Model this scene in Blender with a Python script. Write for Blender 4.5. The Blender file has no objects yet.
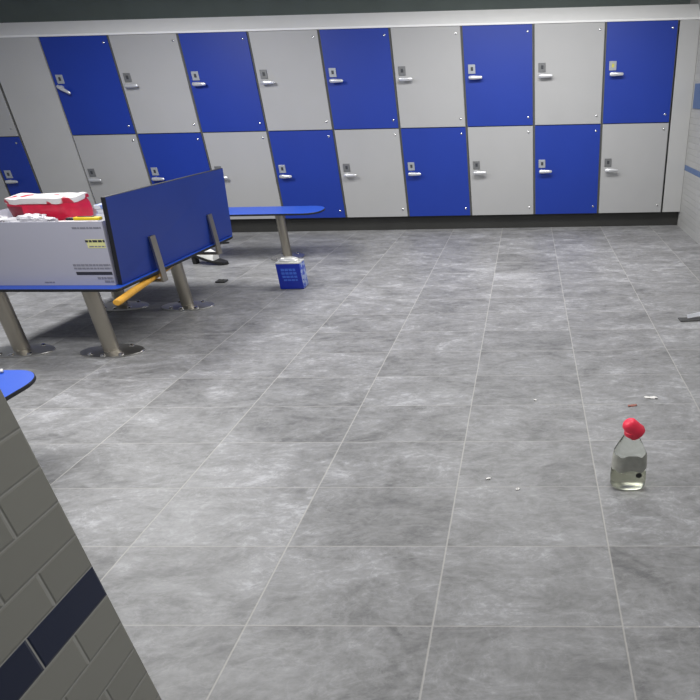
import bpy, bmesh, math, random
from mathutils import Vector, Matrix, noise
random.seed(7)
scene = bpy.context.scene
COL = scene.collection

# ------------------------------------------------------------------ helpers
def link(name, bm, mat, parent=None, smooth=False, loc=None):
    me = bpy.data.meshes.new(name)
    bmesh.ops.recalc_face_normals(bm, faces=bm.faces)
    bm.to_mesh(me); bm.free()
    for m in (mat if isinstance(mat, (list, tuple)) else [mat]):
        me.materials.append(m)
    if smooth:
        for p in me.polygons: p.use_smooth = True
        try: me.set_sharp_from_angle(angle=math.radians(40))
        except Exception: pass
    o = bpy.data.objects.new(name, me)
    COL.objects.link(o)
    if parent is not None: o.parent = parent
    if loc is not None: o.location = loc
    return o

def empty(name, loc=(0, 0, 0), rz=0.0):
    o = bpy.data.objects.new(name, None)
    o.empty_display_size = 0.1
    o.location = loc; o.rotation_euler = (0, 0, rz)
    COL.objects.link(o)
    return o

def tag(o, label, cat, group=None):
    o['label'] = label; o['category'] = cat
    if group: o['group'] = group
    return o

def struct(o):
    o['kind'] = 'structure'
    return o

def copy_tree(o, parent=None):
    c = o.copy(); COL.objects.link(c)
    if parent is not None: c.parent = parent
    for ch in list(o.children): copy_tree(ch, c)
    return c

def box(bm, x0, x1, y0, y1, z0, z1, bevel=0.0, seg=2, mat=0):
    g = bmesh.ops.create_cube(bm, size=1.0)
    vs = g['verts']
    for v in vs:
        v.co = Vector((x0 + (v.co.x + .5) * (x1 - x0), y0 + (v.co.y + .5) * (y1 - y0), z0 + (v.co.z + .5) * (z1 - z0)))
    fs = set(f for v in vs for f in v.link_faces)
    for f in fs: f.material_index = mat
    if bevel > 0:
        es = list(set(e for v in vs for e in v.link_edges))
        bmesh.ops.bevel(bm, geom=es, offset=bevel, segments=seg, profile=.5, affect='EDGES')

def loft(bm, rings, cap=True, mat=0, closed=True):
    """rings: list of lists of points, all the same length"""
    R = [[bm.verts.new(p) for p in r] for r in rings]
    n = len(R[0])
    for a, b in zip(R[:-1], R[1:]):
        for i in range(n if closed else n - 1):
            j = (i + 1) % n
            f = bm.faces.new((a[i], a[j], b[j], b[i])); f.material_index = mat
    if cap:
        bm.faces.new(R[0]).material_index = mat
        bm.faces.new(list(reversed(R[-1]))).material_index = mat

def ell(rx, ry, z, n=40, cx=0, cy=0, p=2.0):
    out = []
    for i in range(n):
        t = 2 * math.pi * i / n
        c, s = math.cos(t), math.sin(t)
        out.append((cx + rx * math.copysign(abs(c) ** (2 / p), c), cy + ry * math.copysign(abs(s) ** (2 / p), s), z))
    return out

def lathe(bm, prof, n=40, cx=0, cy=0, ky=1.0, p=2.0, mat=0, cap=True):
    loft(bm, [ell(r, r * ky, z, n, cx, cy, p) for r, z in prof], cap, mat)

def tube(bm, a, b, r, n=24, r2=None):
    a, b = Vector(a), Vector(b); d = (b - a).normalized()
    u = d.orthogonal().normalized(); w = d.cross(u)
    r2 = r if r2 is None else r2
    def ring(c, rr): return [c + rr * (math.cos(2 * math.pi * i / n) * u + math.sin(2 * math.pi * i / n) * w) for i in range(n)]
    loft(bm, [ring(a, r), ring(b, r2)])

def path_tube(bm, pts, r, n=10):
    pts = [Vector(p) for p in pts]; rings = []
    up = Vector((.13, .21, .97))
    for i, p in enumerate(pts):
        d = (pts[min(i + 1, len(pts) - 1)] - pts[max(i - 1, 0)]).normalized()
        u = d.cross(up).normalized(); w = d.cross(u)
        rings.append([p + r * (math.cos(2 * math.pi * k / n) * u + math.sin(2 * math.pi * k / n) * w) for k in range(n)])
    loft(bm, rings)

def rounded_outline(x0, x1, y0, y1, radii, n=10):
    """radii order: (x1,y0),(x1,y1),(x0,y1),(x0,y0)"""
    cs = [(x1, y0, -90), (x1, y1, 0), (x0, y1, 90), (x0, y0, 180)]
    out = []
    for (cx, cy, a0), r in zip(cs, radii):
        sx = -1 if cx == x1 else 1; sy = 1 if cy == y0 else -1
        for i in range(n + 1):
            a = math.radians(a0 + 90 * i / n)
            out.append((cx + sx * r + r * math.cos(a), cy + sy * r + r * math.sin(a)))
    return out

# ------------------------------------------------------------------ materials
def new_mat(name):
    m = bpy.data.materials.new(name); m.use_nodes = True
    nt = m.node_tree; b = nt.nodes['Principled BSDF']
    return m, nt, b

def lin(c):
    return tuple(((v / 255) / 12.92 if v / 255 <= .04045 else ((v / 255 + .055) / 1.055) ** 2.4) for v in c) + (1.0,)

def N(nt, t, **kw):
    n = nt.nodes.new(t)
    for k, v in kw.items(): setattr(n, k, v)
    return n

def math_node(nt, op, a, b=None, c=None):
    n = N(nt, 'ShaderNodeMath', operation=op)
    for i, v in enumerate((a, b, c)):
        if v is None: continue
        if isinstance(v, (int, float)): n.inputs[i].default_value = v
        else: nt.links.new(v, n.inputs[i])
    return n.outputs[0]

def plain(name, rgb, rough=.5, metal=0.0, var=.06, scale=8.0, bump=0.0, bscale=60.0, spec=.5):
    m, nt, b = new_mat(name)
    b.inputs['Roughness'].default_value = rough; b.inputs['Metallic'].default_value = metal
    b.inputs['Specular IOR Level'].default_value = spec
    tc = N(nt, 'ShaderNodeTexCoord')
    nz = N(nt, 'ShaderNodeTexNoise'); nz.inputs['Scale'].default_value = scale; nz.inputs['Detail'].default_value = 4
    nt.links.new(tc.outputs['Object'], nz.inputs['Vector'])
    mp = N(nt, 'ShaderNodeMapRange'); mp.inputs['To Min'].default_value = 1 - var; mp.inputs['To Max'].default_value = 1 + var
    mp.inputs['From Min'].default_value = .25; mp.inputs['From Max'].default_value = .75
    nt.links.new(nz.outputs['Fac'], mp.inputs['Value'])
    hs = N(nt, 'ShaderNodeHueSaturation'); hs.inputs['Color'].default_value = lin(rgb)
    nt.links.new(mp.outputs[0], hs.inputs['Value']); nt.links.new(hs.outputs[0], b.inputs['Base Color'])
    if bump > 0:
        n2 = N(nt, 'ShaderNodeTexNoise'); n2.inputs['Scale'].default_value = bscale; n2.inputs['Detail'].default_value = 3
        nt.links.new(tc.outputs['Object'], n2.inputs['Vector'])
        bp = N(nt, 'ShaderNodeBump'); bp.inputs['Strength'].default_value = bump; bp.inputs['Distance'].default_value = .004
        nt.links.new(n2.outputs['Fac'], bp.inputs['Height']); nt.links.new(bp.outputs[0], b.inputs['Normal'])
    return m

def floor_mat():
    m, nt, b = new_mat('floor_tile')
    L = nt.links.new
    tc = N(nt, 'ShaderNodeTexCoord'); sp = N(nt, 'ShaderNodeSeparateXYZ'); L(tc.outputs['Object'], sp.inputs[0])
    TX, TY, Y0 = .6, .3352, 1.1763
    u = math_node(nt, 'DIVIDE', sp.outputs['X'], TX)
    v = math_node(nt, 'DIVIDE', math_node(nt, 'SUBTRACT', sp.outputs['Y'], Y0), TY)
    fu, fv = math_node(nt, 'FRACT', u), math_node(nt, 'FRACT', v)
    iu, iv = math_node(nt, 'FLOOR', u), math_node(nt, 'FLOOR', v)
    def edge(f, T):
        d = math_node(nt, 'MINIMUM', f, math_node(nt, 'SUBTRACT', 1.0, f))
        return math_node(nt, 'MULTIPLY', d, T)
    du, dv = edge(fu, TX), edge(fv, TY)
    def gm(d, w):
        mr = N(nt, 'ShaderNodeMapRange'); L(d, mr.inputs['Value'])
        mr.inputs['From Min'].default_value = w * .6; mr.inputs['From Max'].default_value = w * 1.4
        mr.inputs['To Min'].default_value = 1; mr.inputs['To Max'].default_value = 0
        return mr.outputs[0]
    grout = math_node(nt, 'MAXIMUM', gm(du, .0030), math_node(nt, 'MULTIPLY', gm(dv, .0020), .8))
    cb = N(nt, 'ShaderNodeCombineXYZ'); L(iu, cb.inputs[0]); L(iv, cb.inputs[1])
    wn = N(nt, 'ShaderNodeTexWhiteNoise', noise_dimensions='3D'); L(cb.outputs[0], wn.inputs['Vector'])
    # stone clouding: each tile is its own slice of the noise
    def cloud(scale, dist, det, rough, mult, sx=1.0, sy=1.0, rz=0.0):
        mp = N(nt, 'ShaderNodeMapping'); L(tc.outputs['Object'], mp.inputs['Vector'])
        mp.inputs['Scale'].default_value = (sx, sy, 1); mp.inputs['Rotation'].default_value = (0, 0, rz)
        nz = N(nt, 'ShaderNodeTexNoise', noise_dimensions='4D'); L(mp.outputs[0], nz.inputs['Vector'])
        L(math_node(nt, 'MULTIPLY', wn.outputs['Value'], mult), nz.inputs['W'])
        nz.inputs['Scale'].default_value = scale; nz.inputs['Distortion'].default_value = dist
        nz.inputs['Detail'].default_value = det; nz.inputs['Roughness'].default_value = rough
        return nz.outputs['Fac']
    c1 = cloud(2.4, 1.2, 8, .66, 9.0, 1.0, 1.7, .45)
    c2 = cloud(5.5, 2.2, 7, .68, 23.0, 1.0, 2.6, .55)
    c3 = cloud(34.0, .6, 6, .75, 5.0, 1.0, 1.5, .5)
    c4 = cloud(3.4, 1.8, 6, .62, 31.0, 1.0, 2.0, .6)
    vein = N(nt, 'ShaderNodeMapRange', interpolation_type='SMOOTHSTEP'); L(math_node(nt, 'ABSOLUTE', math_node(nt, 'SUBTRACT', c4, .5)), vein.inputs['Value'])
    vein.inputs['From Min'].default_value = 0; vein.inputs['From Max'].default_value = .03
    vein.inputs['To Min'].default_value = .035; vein.inputs['To Max'].default_value = 0
    s = math_node(nt, 'ADD', math_node(nt, 'MULTIPLY', c1, .48), math_node(nt, 'MULTIPLY', c2, .34))
    s = math_node(nt, 'ADD', s, math_node(nt, 'MULTIPLY', c3, .18))
    s = math_node(nt, 'ADD', s, math_node(nt, 'SUBTRACT', vein.outputs[0], .008))
    s = math_node(nt, 'ADD', s, math_node(nt, 'MULTIPLY', math_node(nt, 'SUBTRACT', wn.outputs['Value'], .5), .055))
    cr = N(nt, 'ShaderNodeValToRGB'); L(s, cr.inputs['Fac'])
    e = cr.color_ramp.elements
    e[0].position = .375; e[0].color = lin((96, 96, 97)); e[1].position = .63; e[1].color = lin((172, 172, 175))
    k = e.new(.455); k.color = lin((121, 121, 121)); k = e.new(.55); k.color = lin((143, 143, 144))
    mix = N(nt, 'ShaderNodeMix', data_type='RGBA')
    L(math_node(nt, 'MULTIPLY', grout, .6), mix.inputs['Factor']); L(cr.outputs['Color'], mix.inputs['A']); mix.inputs['B'].default_value = lin((176, 173, 168))
    L(mix.outputs['Result'], b.inputs['Base Color'])
    rr = N(nt, 'ShaderNodeMapRange'); L(c2, rr.inputs['Value']); rr.inputs['To Min'].default_value = .36; rr.inputs['To Max'].default_value = .58
    L(rr.outputs[0], b.inputs['Roughness'])
    b.inputs['Specular IOR Level'].default_value = .45
    h = math_node(nt, 'SUBTRACT', math_node(nt, 'MULTIPLY', c2, .25), grout)
    bp = N(nt, 'ShaderNodeBump'); bp.inputs['Strength'].default_value = .25; bp.inputs['Distance'].default_value = .003
    L(h, bp.inputs['Height']); L(bp.outputs[0], b.inputs['Normal'])
    return m

def wall_tile_mat(name, z0, tile_l, tile_h, joint_y, bands, tile_rgb, grout_rgb, blue_rgb, rough=.25, shift=.5):
    """running-bond ceramic tiles on a wall in the local YZ plane; bands = rows in blue"""
    m, nt, b = new_mat(name); L = nt.links.new
    tc = N(nt, 'ShaderNodeTexCoord'); sp = N(nt, 'ShaderNodeSeparateXYZ'); L(tc.outputs['Object'], sp.inputs[0])
    v = math_node(nt, 'DIVIDE', math_node(nt, 'SUBTRACT', sp.outputs['Z'], z0), tile_h)
    row = math_node(nt, 'FLOOR', v)
    par = math_node(nt, 'MODULO', math_node(nt, 'ADD', row, 100.0), 2.0)
    u = math_node(nt, 'DIVIDE', math_node(nt, 'SUBTRACT', sp.outputs['Y'], joint_y), tile_l)
    u = math_node(nt, 'SUBTRACT', u, math_node(nt, 'MULTIPLY', par, shift))
    fu, fv = math_node(nt, 'FRACT', u), math_node(nt, 'FRACT', v)
    du = math_node(nt, 'MULTIPLY', math_node(nt, 'MINIMUM', fu, math_node(nt, 'SUBTRACT', 1.0, fu)), tile_l)
    dv = math_node(nt, 'MULTIPLY', math_node(nt, 'MINIMUM', fv, math_node(nt, 'SUBTRACT', 1.0, fv)), tile_h)
    d = math_node(nt, 'MINIMUM', du, dv)
    g = N(nt, 'ShaderNodeMapRange'); L(d, g.inputs['Value'])
    g.inputs['From Min'].default_value = .0010; g.inputs['From Max'].default_value = .0022
    g.inputs['To Min'].default_value = 1; g.inputs['To Max'].default_value = 0
    hgt = N(nt, 'ShaderNodeMapRange', interpolation_type='SMOOTHSTEP'); L(d, hgt.inputs['Value'])
    hgt.inputs['From Min'].default_value = .0008; hgt.inputs['From Max'].default_value = .006
    isb = None
    for r in bands:
        c = N(nt, 'ShaderNodeMath', operation='COMPARE'); L(row, c.inputs[0]); c.inputs[1].default_value = r; c.inputs[2].default_value = .1
        isb = c.outputs[0] if isb is None else math_node(nt, 'MAXIMUM', isb, c.outputs[0])
    wn = N(nt, 'ShaderNodeTexWhiteNoise', noise_dimensions='2D')
    cb = N(nt, 'ShaderNodeCombineXYZ'); L(math_node(nt, 'FLOOR', u), cb.inputs[0]); L(row, cb.inputs[1]); L(cb.outputs[0], wn.inputs['Vector'])
    vr = N(nt, 'ShaderNodeMapRange'); L(wn.outputs['Value'], vr.inputs['Value']); vr.inputs['To Min'].default_value = .95; vr.inputs['To Max'].default_value = 1.04
    m1 = N(nt, 'ShaderNodeMix', data_type='RGBA'); L(isb, m1.inputs['Factor']); m1.inputs['A'].default_value = lin(tile_rgb); m1.inputs['B'].default_value = lin(blue_rgb)
    hs = N(nt, 'ShaderNodeHueSaturation'); L(m1.outputs['Result'], hs.inputs['Color']); L(vr.outputs[0], hs.inputs['Value'])
    m2 = N(nt, 'ShaderNodeMix', data_type='RGBA'); L(g.outputs[0], m2.inputs['Factor']); L(hs.outputs[0], m2.inputs['A']); m2.inputs['B'].default_value = lin(grout_rgb)
    L(m2.outputs['Result'], b.inputs['Base Color']); b.inputs['Roughness'].default_value = rough
    bp = N(nt, 'ShaderNodeBump'); bp.inputs['Strength'].default_value = .7; bp.inputs['Distance'].default_value = .003
    L(hgt.outputs[0], bp.inputs['Height']); L(bp.outputs[0], b.inputs['Normal'])
    return m

def blotch_mat(name, rgb_a, rgb_b, scale, thr, rough=.35):
    m, nt, b = new_mat(name); L = nt.links.new
    tc = N(nt, 'ShaderNodeTexCoord'); nz = N(nt, 'ShaderNodeTexNoise'); nz.inputs['Scale'].default_value = scale; nz.inputs['Detail'].default_value = 1.5
    L(tc.outputs['Object'], nz.inputs['Vector'])
    cr = N(nt, 'ShaderNodeValToRGB'); L(nz.outputs['Fac'], cr.inputs['Fac'])
    e = cr.color_ramp.elements; e[0].position = thr; e[0].color = lin(rgb_a); e[1].position = thr + .03; e[1].color = lin(rgb_b)
    L(cr.outputs['Color'], b.inputs['Base Color']); b.inputs['Roughness'].default_value = rough
    return m

def brushed(name, rgb, rough):
    m, nt, b = new_mat(name); L = nt.links.new
    tc = N(nt, 'ShaderNodeTexCoord'); mp = N(nt, 'ShaderNodeMapping'); L(tc.outputs['Object'], mp.inputs['Vector'])
    mp.inputs['Scale'].default_value = (60, 60, 3)
    nz = N(nt, 'ShaderNodeTexNoise'); nz.inputs['Scale'].default_value = 6; L(mp.outputs[0], nz.inputs['Vector'])
    mr = N(nt, 'ShaderNodeMapRange'); L(nz.outputs['Fac'], mr.inputs['Value']); mr.inputs['To Min'].default_value = rough - .08; mr.inputs['To Max'].default_value = rough + .1
    L(mr.outputs[0], b.inputs['Roughness'])
    b.inputs['Base Color'].default_value = lin(rgb); b.inputs['Metallic'].default_value = 1.0
    return m

def clear_mat(name, rgb, alpha_rough=.05, ior=1.2):
    m, nt, b = new_mat(name)
    b.inputs['Base Color'].default_value = lin(rgb); b.inputs['Transmission Weight'].default_value = 1.0
    b.inputs['Roughness'].default_value = alpha_rough; b.inputs['IOR'].default_value = ior
    nz = N(nt, 'ShaderNodeTexNoise'); nz.inputs['Scale'].default_value = 22
    bp = N(nt, 'ShaderNodeBump'); bp.inputs['Strength'].default_value = .25; bp.inputs['Distance'].default_value = .004
    nt.links.new(nz.outputs['Fac'], bp.inputs['Height']); nt.links.new(bp.outputs[0], b.inputs['Normal'])
    return m

M = dict(
    floor=floor_mat(),
    blue=plain('blue_laminate', (17, 52, 150), .5, var=.04, scale=3),
    grey=plain('grey_laminate', (170, 170, 170), .45, var=.025, scale=3),
    carcass=plain('carcass_edge', (98, 99, 96), .5),
    plinth=plain('plinth_laminate', (48, 48, 46), .55, var=.12, scale=5),
    fascia=plain('white_fascia', (240, 240, 238), .5, var=.02),
    filler=plain('light_grey_panel', (182, 182, 181), .5, var=.02, scale=3),
    darkwall=plain('dark_grey_wall', (106, 116, 113), .8, var=.08, scale=4),  # dark grey tone over the whole back wall
    paint=plain('white_paint', (205, 205, 202), .7, var=.02),
    ceil=plain('ceiling_paint', (200, 200, 198), .8, var=.02),
    chrome=plain('polished_steel', (215, 215, 215), .12, 1.0, .03),
    handle=plain('satin_handle', (225, 226, 228), .3, .6, .03),
    plate=plain('lock_plate', (168, 172, 178), .4, .3, .12, 90),
    plate_dark=plain('lock_plate_dark', (120, 121, 122), .4, .3, .15, 90),
    plate_yel=plain('lock_sticker_yellow', (196, 190, 90), .5, 0, .1, 60),
    keyhole=plain('lock_dark', (60, 62, 66), .5),
    steel=brushed('brushed_steel', (176, 170, 158), .36),
    disc=brushed('steel_disc', (190, 188, 184), .34),
    core=plain('black_core_edge', (22, 23, 28), .5),
    bench=plain('bench_blue', (38, 82, 188), .38, var=.04, scale=4),
    panel=plain('panel_blue', (32, 56, 136), .36, var=.05, scale=3),
    wood=plain('yellow_wood', (214, 160, 58), .5, var=.18, scale=14),
    carton=plain('white_carton', (172, 172, 184), .6, var=.02, scale=3),
    print=plain('black_print', (46, 46, 54), .6),
    print_grey=plain('grey_print', (128, 128, 138), .6),
    print_yel=plain('pale_yellow_print', (214, 212, 150), .6),
    red=plain('red_plastic', (196, 30, 62), .3, var=.2, scale=16, bump=.6, bscale=25),
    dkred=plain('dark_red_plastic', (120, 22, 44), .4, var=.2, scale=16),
    bagtop=blotch_mat('white_red_print', (206, 202, 201), (178, 34, 56), 9, .54),
    film=plain('white_plastic', (186, 185, 190), .3, var=.06, scale=12, bump=.8, bscale=40),
    tissue=plain('white_paper', (196, 195, 194), .7, var=.06, scale=12),
    paperblue=blotch_mat('blue_white_paper', (200, 203, 212), (120, 140, 196), 16, .55, .6),
    yellow=plain('yellow_plastic', (226, 196, 44), .35),
    black=plain('black_rubber', (24, 24, 25), .5),
    white=plain('white_rubber', (222, 222, 218), .45),
    tin=plain('tin_blue', (20, 44, 158), .3, var=.05),
    tinside=blotch_mat('tin_side_print', (56, 80, 180), (150, 165, 205), 34, .5, .35),
    tinprint=plain('tin_pale_print', (64, 104, 206), .4),
    tinmetal=plain('tin_bare_metal', (226, 226, 220), .3, .5),
    cap=plain('red_cap', (255, 58, 86), .4, var=.05),
    bottle=clear_mat('clear_plastic', (236, 240, 232), .06, 1.12),
    liquid=clear_mat('yellowish_liquid', (218, 217, 202), .1, 1.12),
    sleeve=plain('grey_sleeve', (176, 176, 166), .4, var=.2, scale=30),
    debris=plain('white_scrap', (230, 228, 224), .6),
    debris_red=plain('rusty_scrap', (150, 96, 84), .7),
    clip=plain('dark_scrap', (66, 66, 66), .5, var=.3, scale=60),
    silver=plain('silver_film', (214, 216, 222), .35, .1, .1, 20),
    tilewall=wall_tile_mat('white_metro_tile', .091, .187, .094, .713, (4,), (150, 149, 140), (172, 171, 165), (28, 38, 66), .3, .412),
    tileright=wall_tile_mat('right_wall_tile', .15, .25, .0625, .1, (8,), (170, 170, 168), (165, 165, 163), (84, 108, 150), .5),
    signblue=plain('blue_sign', (70, 98, 144), .4, var=.05),
)

# ------------------------------------------------------------------ room
XR, YB, YD, ZC = 2.74, 7.15, 6.652, 2.75     # right wall, back wall, locker door face, ceiling
bm = bmesh.new(); box(bm, -6.3, XR + .1, -1.6, YB + .1, -.05, 0); struct(link('floor', bm, M['floor']))
bm = bmesh.new(); box(bm, -6.3, XR + .1, -1.6, YB + .1, ZC, ZC + .05); struct(link('ceiling', bm, M['ceil']))
bm = bmesh.new(); box(bm, -6.3, XR + .1, YB, YB + .1, 0, ZC); struct(link('wall_back', bm, M['darkwall']))
bm = bmesh.new(); box(bm, XR, XR + .1, -1.6, YB, 0, ZC); struct(link('wall_right', bm, M['tileright']))
# tiled partition close on the left
bm = bmesh.new(); box(bm, -.15, 0, -1.55, .9, 0, ZC, .003, 1)
wl = struct(link('wall_left', bm, M['tilewall'], loc=(-.0785, 0, 0)))
wl.rotation_euler = (0, math.radians(-1.53), 0)
# blue sign on the right wall
bm = bmesh.new(); box(bm, XR - .012, XR, 5.9, 6.56, 1.31, 1.555, .003)
tag(link('wall_sign', bm, M['signblue']), 'blue rectangular panel fixed to the white tiled right wall at eye height', 'sign')

X0, W = -4.3435, .76237
ZB, ZM, ZT = .173, 1.167, 2.157
bm = bmesh.new(); box(bm, -6.2, XR - .005, YD + .055, YD + .075, 0, ZB - .004)
struct(link('baseboard_back', bm, M['plinth']))
bm = bmesh.new()      # sloping white top of the locker run
pf = [(YD - .006, ZT + .001), (YD - .006, ZT + .020), (YD + .155, 2.313), (YD + .40, 2.313), (YD + .40, ZT + .001)]
loft(bm, [[(-6.2, y, z) for y, z in pf], [(XR - .001, y, z) for y, z in pf]])
struct(link('trim_1', bm, M['fascia']))
bm = bmesh.new(); box(bm, X0 + 9 * W + .012, XR - .002, YD, YD + .02, ZB, ZT - .001, .0015)
struct(link('trim_2', bm, M['filler']))
bm = bmesh.new(); box(bm, X0 - .607, X0 - .012, YD, YD + .02, ZB, ZT - .001, .0015)
struct(link('trim_3', bm, M['filler']))

# ------------------------------------------------------------------ lockers
def make_locker(upper, lower, W=W):
    t = empty('locker')
    bm = bmesh.new()
    x0, x1, y0, y1 = .002, W - .002, YD + .004, YB - .02
    for a in ((x0, x0 + .018, ZB, ZT), (x1 - .018, x1, ZB, ZT)): box(bm, a[0], a[1], y0, y1, a[2], a[3])
    for z in (ZB, ZM - .009, ZT - .018): box(bm, x0 + .018, x1 - .018, y0 + .014, y1, z, z + .018)
    box(bm, x0 + .018, x1 - .018, y1 - .012, y1, ZB + .018, ZT - .018)
    link('carcass', bm, M['carcass'], t)
    for colr, z0, z1, nm in ((upper, ZM + .004, ZT - .003, 'upper'), (lower, ZB + .002, ZM - .004, 'lower')):
        bm = bmesh.new(); box(bm, .013, W - .013, YD - .010, YD + .002, z0, z1, .0015, 1)
        d = link('door', bm, M[colr], t); d['label'] = '%s %s door' % (colr, nm)
        h = z1 - z0
        pz = z0 + h * .585
        bm = bmesh.new(); box(bm, .052, .130, YD - .018, YD - .010, pz - .045, pz + .045, .003, 2)
        link('lock_plate', bm, M['plate' if colr == 'blue' else 'plate_dark'], d)
        bm = bmesh.new(); box(bm, .080, .106, YD - .021, YD - .018, pz - .016, pz + .02, .001, 1)
        link('keyhole', bm, M['keyhole'], d)
        hz = pz - .082
        bm = bmesh.new()
        lathe(bm, [(.020, 0), (.020, .028), (.016, .034)], 24)
        bmesh.ops.rotate(bm, verts=bm.verts, cent=(0, 0, 0), matrix=Matrix.Rotation(math.pi / 2, 3, 'X'))
        n0 = len(bm.verts); bm.verts.ensure_lookup_table()
        rings = []
        for x, ry, rz in ((-.028, .006, .010), (-.020, .012, .019), (.02, .014, .021), (.07, .012, .018), (.112, .010, .015), (.120, .005, .008)):
            rings.append([(x, -.044 + ry * math.cos(2 * math.pi * i / 16), rz * math.sin(2 * math.pi * i / 16)) for i in range(16)])
        loft(bm, rings)
        link('handle', bm, M['handle'], d, True, loc=(.085, YD - .010, hz))
        for k in (z0 + .082, z1 - .066):
            bm = bmesh.new(); lathe(bm, [(.011, 0), (.011, .004), (.007, .007)], 16)
            bmesh.ops.rotate(bm, verts=bm.verts, cent=(0, 0, 0), matrix=Matrix.Rotation(math.pi / 2, 3, 'X'))
            link('hinge_pin', bm, M['chrome'], d, True, loc=(W - .062, YD - .010, k))
    return t

proto = {'bg': make_locker('blue', 'grey'), 'gb': make_locker('grey', 'blue')}
used = set()
lab = {
    0: 'blue-over-grey locker column next to the wide grey filler panel, its upper handle hanging turned down',
    1: 'grey-over-blue locker column behind the near end of the blue bench panel',
    2: 'blue-over-grey locker column behind the far end of the blue bench panel',
    3: 'grey-over-blue locker column behind the rounded end of the far bench',
    4: 'middle blue-over-grey locker column of the row, third such from the right wall',
    5: 'grey-over-blue locker column second such from the right wall, right of the middle of the row',
    6: 'blue-over-grey locker column second such from the right wall',
    7: 'grey-over-blue locker column nearest the right wall, last but one of the row',
    8: 'blue-over-grey locker column at right end of row, yellow sticker in its upper lock plate',
    -2: 'narrow grey-over-blue locker column near the left edge, left of the wide filler panel',
}
for k in (0, 1, 2, 3, 4, 5, 6, 7, 8):
    kind = 'bg' if k % 2 == 0 and k >= 0 else 'gb'
    if kind in used: o = copy_tree(proto[kind])
    else: o = proto[kind]; used.add(kind)
    o.location = (X0 + k * W, 0, 0)
    tag(o, lab[k], 'locker', 'two-door lockers along the back wall')
    for dd in o.children:
        for hh in dd.children:
            if hh.name.startswith('handle'): hh.rotation_euler = (0, 0, 0)
    if k == 0:
        first = o
        up = [c for c in o.children if c.get('label') == 'blue upper door'][0]
    if k == 8:
        up = [c for c in o.children if c.get('label') == 'blue upper door'][0]
        kh = [c for c in up.children if c.name.startswith('keyhole')][0]
        kh.data = kh.data.copy(); kh.data.materials[0] = M['plate_yel']; kh['label'] = 'yellow lock sticker'

o = make_locker('grey', 'blue', .395); o.location = (X0 - .619 - .395, 0, 0)
tag(o, lab[-2], 'locker', 'two-door lockers along the back wall')
o = copy_tree(proto['bg']); o.location = (X0 - .621 - .395 - W, 0, 0)
tag(o, 'locker column cut off by the left edge, only a grey sliver beside the narrow column', 'locker', 'two-door lockers along the back wall')
up = [c for c in first.children if c.get('label') == 'blue upper door'][0]
for hh in up.children:
    if hh.name.startswith('handle'): hh.rotation_euler = (0, math.radians(32), 0)

# ------------------------------------------------------------------ benches
def make_leg(parent, x, y, ztop, r=.045, rx=.215, ry=.105):
    bm = bmesh.new()
    lathe(bm, [(r, .014), (r, ztop)], 32, x, y)
    leg = link('leg', bm, M['steel'], parent, True)
    bm = bmesh.new()
    loft(bm, [ell(rx * s, ry * s, z, 56, x, y) for s, z in ((1, 0), (1, .006), (.985, .010), (.55, .016), (.30, .020))])
    link('base_plate', bm, M['disc'], leg, True)
    for a in (-125, -90, -50, 60, 130):
        bm = bmesh.new()
        c, s = math.cos(math.radians(a)), math.sin(math.radians(a))
        lathe(bm, [(.016, .010), (.016, .017), (.010, .022)], 14, x + rx * .8 * c, y + ry * .8 * s)
        link('bolt', bm, M['chrome'], leg, True)
    return leg

def slab(name, outline, z0, z1, parent):
    """laminate top with black core edge"""
    bm = bmesh.new()
    e = .003
    def ring(z, off):
        n = len(outline); out = []
        cx = sum(p[0] for p in outline) / n; cy = sum(p[1] for p in outline) / n
        for (x, y) in outline:
            d = Vector((x - cx, y - cy)); l = d.length
            d = d * ((l - off) / l); out.append((cx + d.x, cy + d.y, z))
        return out
    rs = [ring(z0, e), ring(z0 + e, 0), ring(z1 - e, 0), ring(z1, e)]
    loft(bm, rs)
    bm.normal_update()
    for f in bm.faces:
        f.material_index = 0 if len(f.verts) > 4 and f.calc_center_median().z > (z0 + z1) / 2 else 1
    return link(name, bm, [M['bench'], M['core']], parent)

RZ = math.radians(-2.1)
b1 = empty('bench', (-1.655, 3.185, 0), RZ)
tag(b1, 'blue topped changing bench with upright blue panel and steel legs, holding the white carton', 'bench', 'blue benches on steel legs')
ZS = .46
slab('seat', rounded_outline(-1.04, .010, -.006, 1.45, (.035, .12, .12, .035)), ZS - .018, ZS, b1)
for x, y in ((-.228, .05), (-.865, .05), (-.228, .9), (-.785, .9)):
    make_leg(b1, x, y, ZS - .018)
# upright panel, leaning outwards over the seat's right edge
def panel_mesh():
    bm = bmesh.new()
    a0, a1 = Vector((-.049, .075, ZS + .002)), Vector((-.047, 1.415, ZS + .002))   # inner foot, near and far
    up0, up1 = Vector((.077, .003, .545)), Vector((.052, .003, .545))
    th = Vector((.030, 0, 0))
    p = [a0, a0 + th, a1 + th, a1, a0 + up0, a0 + up0 + th, a1 + up1 + th, a1 + up1]
    v = [bm.verts.new(q) for q in p]
    for f in ((0, 1, 2, 3), (4, 5, 6, 7), (0, 1, 5, 4), (1, 2, 6, 5), (2, 3, 7, 6), (3, 0, 4, 7)): bm.faces.new([v[i] for i in f])
    bmesh.ops.recalc_face_normals(bm, faces=bm.faces)
    bmesh.ops.bevel(bm, geom=list(bm.edges), offset=.003, segments=1, affect='EDGES')
    bm.normal_update()
    for f in bm.faces: f.material_index = 0 if abs(f.normal.x) > .8 else 1
    return bm
link('back_panel', panel_mesh(), [M['panel'], M['core']], b1)
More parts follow.
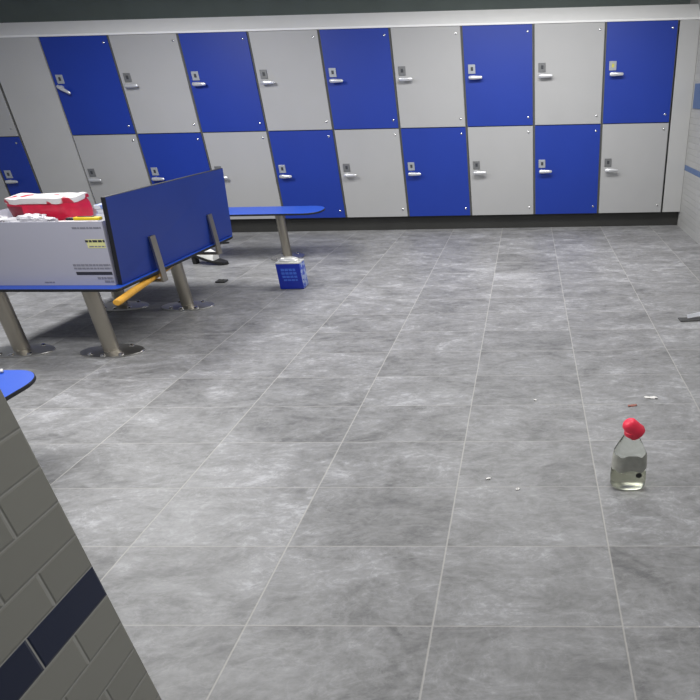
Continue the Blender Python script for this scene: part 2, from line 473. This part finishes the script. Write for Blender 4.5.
for y in (.385, 1.085):
    bm = bmesh.new()
    k = .077 - .025 * (y - .075) / 1.34          # lean at this point of the panel
    def xo(z): return -.019 + k * (z - ZS) / .545
    w = .052
    prof = [(xo(.70), .70), (xo(.41) + .002, .41), (xo(.41) + .002, .385), (-.30, .385), (-.30, .393), (xo(.41) - .002, .393), ]
    outer = [(xo(.695), .695), (.010, .455), (.010, .386), (-.30, .386)]
    inner = [(xo(.695) + .014, .695), (.024, .455), (.024, .376), (-.30, .376)]
    r0 = [(x, y, z) for x, z in outer + inner[::-1]]; r1 = [(x, y + w, z) for x, z in outer + inner[::-1]]
    loft(bm, [r0, r1])
    br = link('bracket', bm, M['steel'], b1)
    for z in (.66, .56):
        bm = bmesh.new(); lathe(bm, [(.010, 0), (.010, .003), (.006, .005)], 14)
        bmesh.ops.rotate(bm, verts=bm.verts, cent=(0, 0, 0), matrix=Matrix.Rotation(math.pi / 2, 3, 'Y'))
        link('bolt', bm, M['chrome'], br, True, loc=(xo(z) + .013, y + w / 2, z))

# far bench, lying along the lockers
b2 = empty('bench', (-2.4, 5.55, 0))
tag(b2, 'blue bench with a rounded end in front of the back lockers, behind the blue tin', 'bench', 'blue benches on steel legs')
Z2 = .482
slab('seat', rounded_outline(-1.35, 1.245, -.19, .21, (.15, .19, .15, .15)), Z2 - .018, Z2, b2)
for x in (.80, -.95): make_leg(b2, x, -.03, Z2 - .018, .043, .17, .15)

# near bench, mostly behind the tiled wall
b3 = empty('bench', (-1.5, 1.3, 0))
tag(b3, 'blue bench corner peeping out beyond the tiled wall at the left edge', 'bench', 'blue benches on steel legs')
slab('seat', rounded_outline(-.45, .315, -1.0, .79, (.15, .15, .15, .15)), .442, .46, b3)
for x, y in ((-.1, .3), (-.1, -.75)): make_leg(b3, x, y, .442)
bm = bmesh.new()
path_tube(bm, [(.03 * math.cos(a / 8 * math.pi), .02 * math.sin(a / 8 * math.pi), .006 + .004 * math.sin(a)) for a in range(14)], .006)
tag(link('cord_loop', bm, M['tissue'], None, True, loc=(-1.415, 2.055, .4603)), 'white cord loop lying on the near bench at the left edge', 'cord')

# yellow stick caught between seat and bracket tabs
bm = bmesh.new()
a, bb = Vector((-1.585, 3.06, .414)), Vector((-1.845, 4.45, .414))
rings = []
d = (bb - a).normalized(); u = Vector((d.y, -d.x, 0)).normalized(); w_ = d.cross(u)
for t in (0, .004, 1.390, 1.4):
    s = .8 if t in (0, 1.4) else 1
    rings.append([a + d * t + (u * .024 * s * math.cos(q) + w_ * .0200 * s * math.sin(q)) for q in [2 * math.pi * i / 20 for i in range(20)]])
loft(bm, rings)
tag(link('wooden_stick', bm, M['wood'], None, True), 'yellow wooden stick poking out under the bench seat beside the bracket', 'stick')

# ------------------------------------------------------------------ carton and what lies in it
cart = empty('carton', (-2.2, 3.5, ZS), RZ)
tag(cart, 'open white cardboard carton with small black print standing on the bench', 'box')
CX0, CX1, CY0, CY1, CH = -.48, .498, -.225, .235, .405
bm = bmesh.new(); t = .006
box(bm, CX0, CX1, CY0, CY0 + t, .001, CH); box(bm, CX0, CX1, CY1 - t, CY1, .001, CH)
box(bm, CX0, CX0 + t, CY0 + t, CY1 - t, .001, CH); box(bm, CX1 - t, CX1, CY0 + t, CY1 - t, .001, CH)
box(bm, CX0 + t, CX1 - t, CY0 + t, CY1 - t, .001, .008)
for v in bm.verts:
    if v.co.x > .4: v.co.x += .050 * v.co.z / CH
link('body', bm, M['carton'], cart)
bm = bmesh.new(); box(bm, CX0, CX1, CY1, CY1 + .004, CH - .19, CH, 0); link('flap', bm, M['carton'], cart)
def mark(name, x0, x1, z0, z1, m, y=.0012):
    bm = bmesh.new(); box(bm, x0, x1, CY0 - y, CY0 - .0001, z0, z1); return link(name, bm, M[m], cart)
def text_line(x0, x1, z0, z1, m):
    """a printed line: a row of small blocks the size of words"""
    bm = bmesh.new(); x = x0; rr = random.Random(int(x0 * 1000))
    while x < x1:
        w = min(rr.uniform(.012, .035), x1 - x); box(bm, x, x + w, CY0 - .0018, CY0 - .0001, z0, z1); x += w + .005
    return link('printed_line', bm, M[m], cart)
text_line(-.275, -.225, .352, .362, 'print')
text_line(.345, .53, .362, .372, 'print_grey')
p_ = mark('printed_label', .405, .522, .242, .296, 'print_yel'); p_['label'] = 'pale yellow printed label'
text_line(.400, .524, .278, .292, 'print'); text_line(.415, .52, .248, .256, 'print_grey')
text_line(.262, .508, .128, .140, 'print_grey'); text_line(.262, .506, .108, .118, 'print_grey')
p_ = mark('printed_bar', .265, .502, .070, .090, 'print'); p_['label'] = 'black printed bar'
text_line(.395, .498, .042, .056, 'print_grey'); text_line(.435, .496, .020, .034, 'print_grey')
text_line(.03, .10, .018, .026, 'print_grey')

def lump(rx, ry, rz, seed, amp=.25, sc=1.6, sub=4, flat=True):
    bm = bmesh.new(); bmesh.ops.create_icosphere(bm, subdivisions=sub, radius=1)
    for v in bm.verts:
        n = v.co.normalized()
        k = 1 + amp * noise.fractal(n * sc + Vector((seed, seed * .7, 0)), .8, 2.2, 4) + amp * .5 * abs(noise.noise(n * sc * 3 + Vector((0, seed, 0))))
        v.co = Vector((n.x * rx * k, n.y * ry * k, n.z * rz * k))
        if flat and v.co.z < -rz * .55: v.co.z = -rz * .55
    return bm
def cpt(x, y, z): return Matrix.Translation((-2.2, 3.5, ZS)) @ Matrix.Rotation(RZ, 4, 'Z') @ Vector((x, y, z))
# crumpled packing that fills the carton
bm = bmesh.new()
nx, ny = 40, 20
g0 = []
for j in range(ny + 1):
    r = []
    for i in range(nx + 1):
        x = CX0 + .012 + (CX1 - CX0 - .024) * i / nx; y = CY0 + .012 + (CY1 - CY0 - .024) * j / ny
        z = .330 + .050 * min(1, max(0, (x - .22) / .08)) * min(1, max(0, (-.10 - y) / .05)) + .012 * noise.noise(Vector((x * 9, y * 9, 3))) + .012 * abs(noise.noise(Vector((x * 25, y * 25, 1))))
        r.append(bm.verts.new((x, y, z)))
    g0.append(r)
for j in range(ny):
    for i in range(nx): bm.faces.new((g0[j][i], g0[j][i + 1], g0[j + 1][i + 1], g0[j + 1][i]))
ret = bmesh.ops.extrude_face_region(bm, geom=list(bm.faces))
for v in [e for e in ret['geom'] if isinstance(e, bmesh.types.BMVert)]: v.co.z = .010
pk = link('packing_paper', bm, M['tissue'], None, True, loc=cpt(0, 0, 0)); pk.rotation_euler = (0, 0, RZ)
tag(pk, 'crumpled white packing paper filling the open carton', 'packing paper')

# red and white bag
bag = empty('plastic_bag', cpt(.0, .05, .372), RZ + math.radians(2))
tag(bag, 'red plastic bag with white red-spotted top lying on the open carton', 'bag')
bm = bmesh.new()
rings = []
NB = 48
for z, sx, sy in ((0, .96, .9), (.006, 1.0, .96), (.05, 1.03, 1.0), (.095, 1.02, 1.0), (.118, .98, .95)):
    r = []
    for (x, y, _) in ell(.225 * sx, .095 * sy, 0, NB, p=5):
        n_ = noise.noise(Vector((x * 14, y * 14, z * 12))) * .012
        r.append((x * (1 + n_ * 2), y - n_, z + (n_ * .4 if z > .05 else 0)))
    rings.append(r)
loft(bm, rings)
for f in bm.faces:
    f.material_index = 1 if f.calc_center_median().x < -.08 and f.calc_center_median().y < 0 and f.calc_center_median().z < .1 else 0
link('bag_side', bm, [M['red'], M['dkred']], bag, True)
bm = bmesh.new()
rings = []
for z, s in ((.112, 1.035), (.124, 1.05), (.142, 1.02), (.148, .93), (.151, .6), (.152, .2)):
    r = []
    for (x, y, _) in ell(.225 * s, .098 * s, 0, NB, p=4.5):
        n_ = noise.noise(Vector((x * 11, y * 11, 5 + z * 8))) * .012
        r.append((x, y, z + n_))
    rings.append(r)
loft(bm, rings)
o = link('bag_top', bm, M['bagtop'], bag, True); o['label'] = 'white bag top with red spots'

o = link('plastic_bag', lump(.13, .055, .040, 3.1, .35, 1.8), M['film'], None, True, loc=cpt(.01, -.135, .392)); o.rotation_euler = (0, 0, .1)
tag(o, 'crumpled white plastic bag in front of the red bag on the carton', 'bag')
o = link('plastic_bag', lump(.10, .07, .040, 9.7, .35, 1.8), M['film'], None, True, loc=cpt(-.30, -.11, .392))
tag(o, 'crumpled white plastic bag at the left edge of the frame on the carton', 'bag')
# folded leaflets beside the bag
bm = bmesh.new(); box(bm, -.05, .05, -.09, .09, 0, .05, .004); box(bm, -.045, .055, -.08, .085, .0505, .078, .004); box(bm, -.05, .045, -.085, .08, .0785, .105, .004)
o = link('leaflets', bm, M['paperblue'], None, False, loc=cpt(.40, .07, .360)); o.rotation_euler = (0, 0, RZ)
tag(o, 'stack of white and blue printed leaflets between red bag and blue panel', 'leaflets')
# yellow and black knife
kn = empty('utility_knife', cpt(.435, -.185, .4055), RZ + math.radians(1)); tag(kn, 'yellow utility knife with black tip lying on the carton edge by the panel', 'knife')
bm = bmesh.new(); box(bm, -.085, .082, -.016, .016, 0, .020, .006, 3); link('knife_body', bm, M['yellow'], kn, True)
bm = bmesh.new(); box(bm, -.135, -.0852, -.013, .013, .001, .017, .005, 2); box(bm, -.06, .04, -.006, .006, .0201, .0235, .001, 1); o = link('knife_tip', bm, M['black'], kn, True); o['label'] = 'black knife tip and slider'
bm = bmesh.new()
v = [bm.verts.new(p) for p in ((-.135, -.007, .008), (-.135, .007, .008), (-.165, .006, .008), (-.152, -.007, .008))]
f = bm.faces.new(v); r_ = bmesh.ops.extrude_face_region(bm, geom=[f]); bmesh.ops.translate(bm, verts=[e for e in r_['geom'] if isinstance(e, bmesh.types.BMVert)], vec=(0, 0, .0015))
link('blade', bm, M['chrome'], kn)

# ------------------------------------------------------------------ blue tin
tin = empty('paint_tin', (-1.150, 4.545, 0), math.radians(1)); tag(tin, 'blue rectangular tin with white lid standing on floor before the far bench', 'tin')
TW, TD, TH = .104, .062, .235
bm = bmesh.new(); box(bm, -TW, TW, -TD, TD, .001, TH, .008, 3)
bm.normal_update()
for f in bm.faces: f.material_index = 1 if f.normal.x > .9 else (2 if f.normal.z > .9 else 0)
link('body', bm, [M['tin'], M['tinside'], M['tinmetal']], tin, True)
bm = bmesh.new(); loft(bm, [rr for rr in ([(x, y, z) for x, y in rounded_outline(-TW - s, TW + s, -TD - s, TD + s, (.012,) * 4, 5)] for z, s in ((TH - .006, .002), (TH + .002, .003), (TH + .004, .0)))])
link('rim', bm, M['tinmetal'], tin, True)
bm = bmesh.new(); lathe(bm, [(.086, TH + .004), (.086, TH + .016), (.080, TH + .020), (.074, TH + .015), (.02, TH + .014)], 36, ky=.62); o = link('lid', bm, M['tinmetal'], tin, True); o['label'] = 'bright round lid'
for i, (x0, x1, z0, z1) in enumerate(((-.065, .06, .165, .187), (-.065, .066, .135, .156), (-.062, .066, .105, .124), (-.055, .066, .078, .092))):
    bm = bmesh.new(); x = x0
    while x < x1 - .01:
        w = min(.028, x1 - x); box(bm, x, x + w, -TD - .0012, -TD - .0001, z0, z1); x += w + .006
    link('printed_line', bm, M['tinprint'], tin)
bm = bmesh.new(); path_tube(bm, [(.098 * math.cos(a), -.0, TH + .004 + .0 + .035 * math.sin(a)) for a in [math.pi * i / 16 for i in range(17)]], .0022, 8)
link('wire_handle', bm, M['tinmetal'], tin, True)

# ------------------------------------------------------------------ bottle with red cap
bt = empty('spray_bottle', (1.327, 1.86, 0)); tag(bt, 'clear plastic bottle with a tilted red cap standing alone on the floor tiles', 'bottle')
KY = .62
outer = [(.050, .001), (.066, .004), (.073, .014), (.074, .05), (.071, .10), (.068, .15), (.064, .178), (.054, .20), (.042, .225), (.032, .245), (.026, .256), (.026, .268)]
bm = bmesh.new(); loft(bm, [ell(r, r * KY, z, 44, p=2.6) for r, z in outer], True); link('body', bm, M['bottle'], bt, True)
inner = [(.044, .006), (.064, .010), (.068, .02), (.069, .05), (.067, .078), (.066, .083)]
bm = bmesh.new(); loft(bm, [ell(r, r * KY, z, 44, p=2.6) for r, z in inner], True); o = link('liquid', bm, M['liquid'], bt, True); o['label'] = 'pale yellow liquid'
# remains of a grey sleeve round the middle of the bottle
bm = bmesh.new(); rr_ = []
for z, r in ((.098, .0724), (.12, .0712), (.150, .0693), (.172, .0668)):
    ring = []
    for i in range(25):
        a = math.radians(180 + 180 * i / 24)
        c, s = math.cos(a), math.sin(a)
        zz = z + (.012 * noise.noise(Vector((i * .35, 2, z * 3))) if z in (.098, .172) else 0)
        ring.append(((r + .001) * math.copysign(abs(c) ** (2 / 2.6), c), (r + .001) * KY * math.copysign(abs(s) ** (2 / 2.6), s), zz))
    rr_.append(ring)
loft(bm, rr_, False, 0, False); link('sleeve', bm, M['sleeve'], bt, True)
bm = bmesh.new(); lathe(bm, [(.001, 0), (.011, .0), (.013, .002), (.009, .004)], 18); bmesh.ops.rotate(bm, verts=bm.verts, cent=(0, 0, 0), matrix=Matrix.Rotation(math.pi / 2, 3, 'X'))
link('label_spot', bm, M['black'], bt, True, loc=(.035, -.0425, .082))
bm = bmesh.new(); lathe(bm, [(.028, .254), (.030, .258), (.030, .272), (.026, .276)], 28); link('neck_ring', bm, M['cap'], bt, True)
bm = bmesh.new()
rings = []
for t_, r in ((-.040, .008), (-.037, .022), (-.027, .031), (-.008, .034), (.008, .036), (.024, .040), (.038, .036), (.047, .020), (.049, .006)):
    rings.append(ell(r * .98, r * .86, t_, 32))
loft(bm, rings)
bmesh.ops.rotate(bm, verts=bm.verts, cent=(0, 0, 0), matrix=Matrix.Rotation(math.radians(180 - 38), 3, 'Y'))
link('cap', bm, M['cap'], bt, True, loc=(.002, 0, .287))

# ------------------------------------------------------------------ shoes and litter on the floor
def make_shoe():
    t = empty('shoe')
    L_ = .34
    def hw(s): return .045 * (.55 + .9 * math.sin(math.pi * min(1, max(0, s * .9 + .08))) ** .6 * (1.0 if s > .45 else .85)) * .8
    rings = []; up = []
    for i in range(17):
        s = i / 16; x = s * L_
        arch = .085 * (1 - s) ** 1.3 if s < .75 else .085 * .25 ** 1.3 * (1 - (s - .75) / .25)
        w = hw(s) * (.55 if i in (0, 16) else 1)
        th = .022
        rings.append([(x, -w, arch), (x, w, arch), (x, w, arch + th), (x, -w, arch + th)])
        htop = arch + th + (.105 * (1 - s) ** .7 + .012)
        if i < 12:
            up.append([(x + .004, -w * .9, arch + th), (x + .004, w * .9, arch + th), (x + .004, w * .8, (arch + th + htop) / 2), (x + .004, w * .45, htop), (x + .004, -w * .45, htop), (x + .004, -w * .8, (arch + th + htop) / 2)])
    bm = bmesh.new(); loft(bm, rings)
    box(bm, .004, .045, -.024, .024, .001, .075, .004, 1)
    o = link('sole', bm, M['black'], t); o['label'] = 'black heeled sole'
    bm = bmesh.new(); loft(bm, up); link('upper', bm, M['white'], t, True)
    return t
s1 = make_shoe(); s1.location = (-2.50, 5.34, 0); s1.scale = (1.12, 1.12, 1.2); s1.rotation_euler = (0, 0, math.radians(-8))
tag(s1, 'white shoe with black sole on floor just beyond the bench panel', 'shoe', 'pair of white shoes')
s2 = copy_tree(s1); s2.location = (-2.80, 6.12, 0); s2.rotation_euler = (0, 0, math.radians(12)); s2.scale = (.75, .75, .42)
tag(s2, 'white shoe with black sole farther back near the locker plinth', 'shoe', 'pair of white shoes')

bm = bmesh.new(); box(bm, -.045, .045, -.035, .035, 0, .018, .006, 2); box(bm, -.03, .03, -.012, .012, .0181, .026, .004, 1)
o = link('plastic_clip', bm, M['clip'], None, True, loc=(-1.893, 4.72, 0)); tag(o, 'small dark grey clip lying on the floor left of the blue tin', 'clip')

def scrap(name, x, y, sx, sy, rz, mat, label, cat, seed, h=.01):
    bm = bmesh.new(); n = 8; top = []; 
    for j in range(4):
        r = []
        for i in range(n + 1):
            u = i / n - .5; v = j / 3 - .5
            z = .0015 + h * abs(noise.noise(Vector((u * 3 + seed, v * 2, seed)))) * 1.6
            r.append(bm.verts.new((u * sx * (1 + .2 * noise.noise(Vector((seed, j, 0)))), v * sy * (1 - .5 * abs(u)), z)))
        top.append(r)
    for j in range(3):
        for i in range(n): bm.faces.new((top[j][i], top[j][i + 1], top[j + 1][i + 1], top[j + 1][i]))
    ret = bmesh.ops.extrude_face_region(bm, geom=list(bm.faces))
    for v in [e for e in ret['geom'] if isinstance(e, bmesh.types.BMVert)]: v.co.z -= .0013
    o = link(name, bm, M[mat], None, True, loc=(x, y, 0.0002)); o.rotation_euler = (0, 0, rz)
    tag(o, label, cat); return o
scrap('paper_scrap', 1.575, 2.58, .07, .022, -.1, 'debris', 'thin white paper scrap on the floor beyond the bottle', 'scrap', 1.3, .006)
scrap('paper_scrap', .86, 1.83, .016, .012, .4, 'debris', 'tiny bright white chip on the floor left of the bottle', 'scrap', 2.3, .006)
scrap('paper_scrap', .73, 1.90, .022, .010, .2, 'debris', 'tiny pale sliver on a tile joint farther left of the bottle', 'scrap', 4.3, .005)
scrap('paper_scrap', .945, 2.565, .016, .012, .2, 'debris', 'tiny white speck on the floor in the middle of the room', 'scrap', 6.3, .005)
scrap('dirt_flake', 1.46, 2.50, .05, .02, .2, 'debris_red', 'small reddish brown flake on the floor beside the white paper scrap', 'flake', 5.3, .004)
# dark tray with a silvery film strip at the right edge
fs = empty('packaging_strip', (2.16, 3.70, 0), math.radians(4)); tag(fs, 'dark flat packaging with silver film strip on the floor at the right edge', 'packaging')
bm = bmesh.new(); box(bm, -.16, .35, -.045, .02, .0005, .008, .003, 1); link('tray', bm, M['clip'], fs)
bm = bmesh.new(); rr_ = []
for i in range(15):
    x = -.10 + .5 * i / 14; z = .016 + .09 * (i / 14) ** 1.2
    rr_.append([(x, -.02 + .05 * i / 14, z), (x, -.005 + .075 * i / 14, z + .022), (x, .0 + .075 * i / 14, z + .021), (x, -.015 + .05 * i / 14, z - .002)])
loft(bm, rr_); o = link('film_strip', bm, M['silver'], fs, True); o['label'] = 'silver film strip'

# ------------------------------------------------------------------ lights
def area(name, loc, sx, sy, power, rot=(0, 0, 0), col=(1, .995, .985)):
    d = bpy.data.lights.new(name, 'AREA'); d.shape = 'RECTANGLE'; d.size = sx; d.size_y = sy; d.energy = power; d.color = col
    o = bpy.data.objects.new(name, d); o.location = loc; o.rotation_euler = rot; COL.objects.link(o); return o
area('ceiling_or_fill_lamp', (-2.7, 4.35, ZC - .02), .6, 1.2, 88)
area('ceiling_or_fill_lamp', (-1.25, 1.9, ZC - .02), 1.8, .6, 66)
area('ceiling_or_fill_lamp', (.9, 5.0, ZC - .02), 2.4, .6, 85)
area('ceiling_or_fill_lamp', (1.5, 2.0, ZC - .02), 1.2, .6, 24)  # added fill lamp, brightens the near right floor
w = bpy.data.worlds.new('room_light'); scene.world = w; w.use_nodes = True
w.node_tree.nodes['Background'].inputs[0].default_value = (.85, .9, 1, 1)
w.node_tree.nodes['Background'].inputs[1].default_value = .25

# ------------------------------------------------------------------ camera
cam = bpy.data.cameras.new('camera'); co = bpy.data.objects.new('camera', cam); COL.objects.link(co)
R = Matrix(((0.999585, 0.019788, -0.020951), (-0.010407, -0.430096, -0.902723), (-0.026874, 0.902566, -0.429712)))
mw = R.transposed()     # columns: right, down, forward
m4 = Matrix.Identity(4)
for i in range(3):
    m4[i][0] = R[0][i]; m4[i][1] = -R[1][i]; m4[i][2] = -R[2][i]
m4[0][3], m4[1][3], m4[2][3] = (0.916024, 0.000000, 1.525862)
co.matrix_world = m4
cam.sensor_width = 36; cam.sensor_fit = 'HORIZONTAL'
cam.lens = 36 * 544.714 / 700
cam.shift_x = -(514.764 - 350) / 700; cam.shift_y = (350.000 - 350) / 700
cam.clip_start = .05
scene.camera = co

vs = scene.view_settings
vs.view_transform = 'Standard'; vs.look = 'None'; vs.exposure = 0.1; vs.gamma = 1.0; vs.use_curve_mapping = False
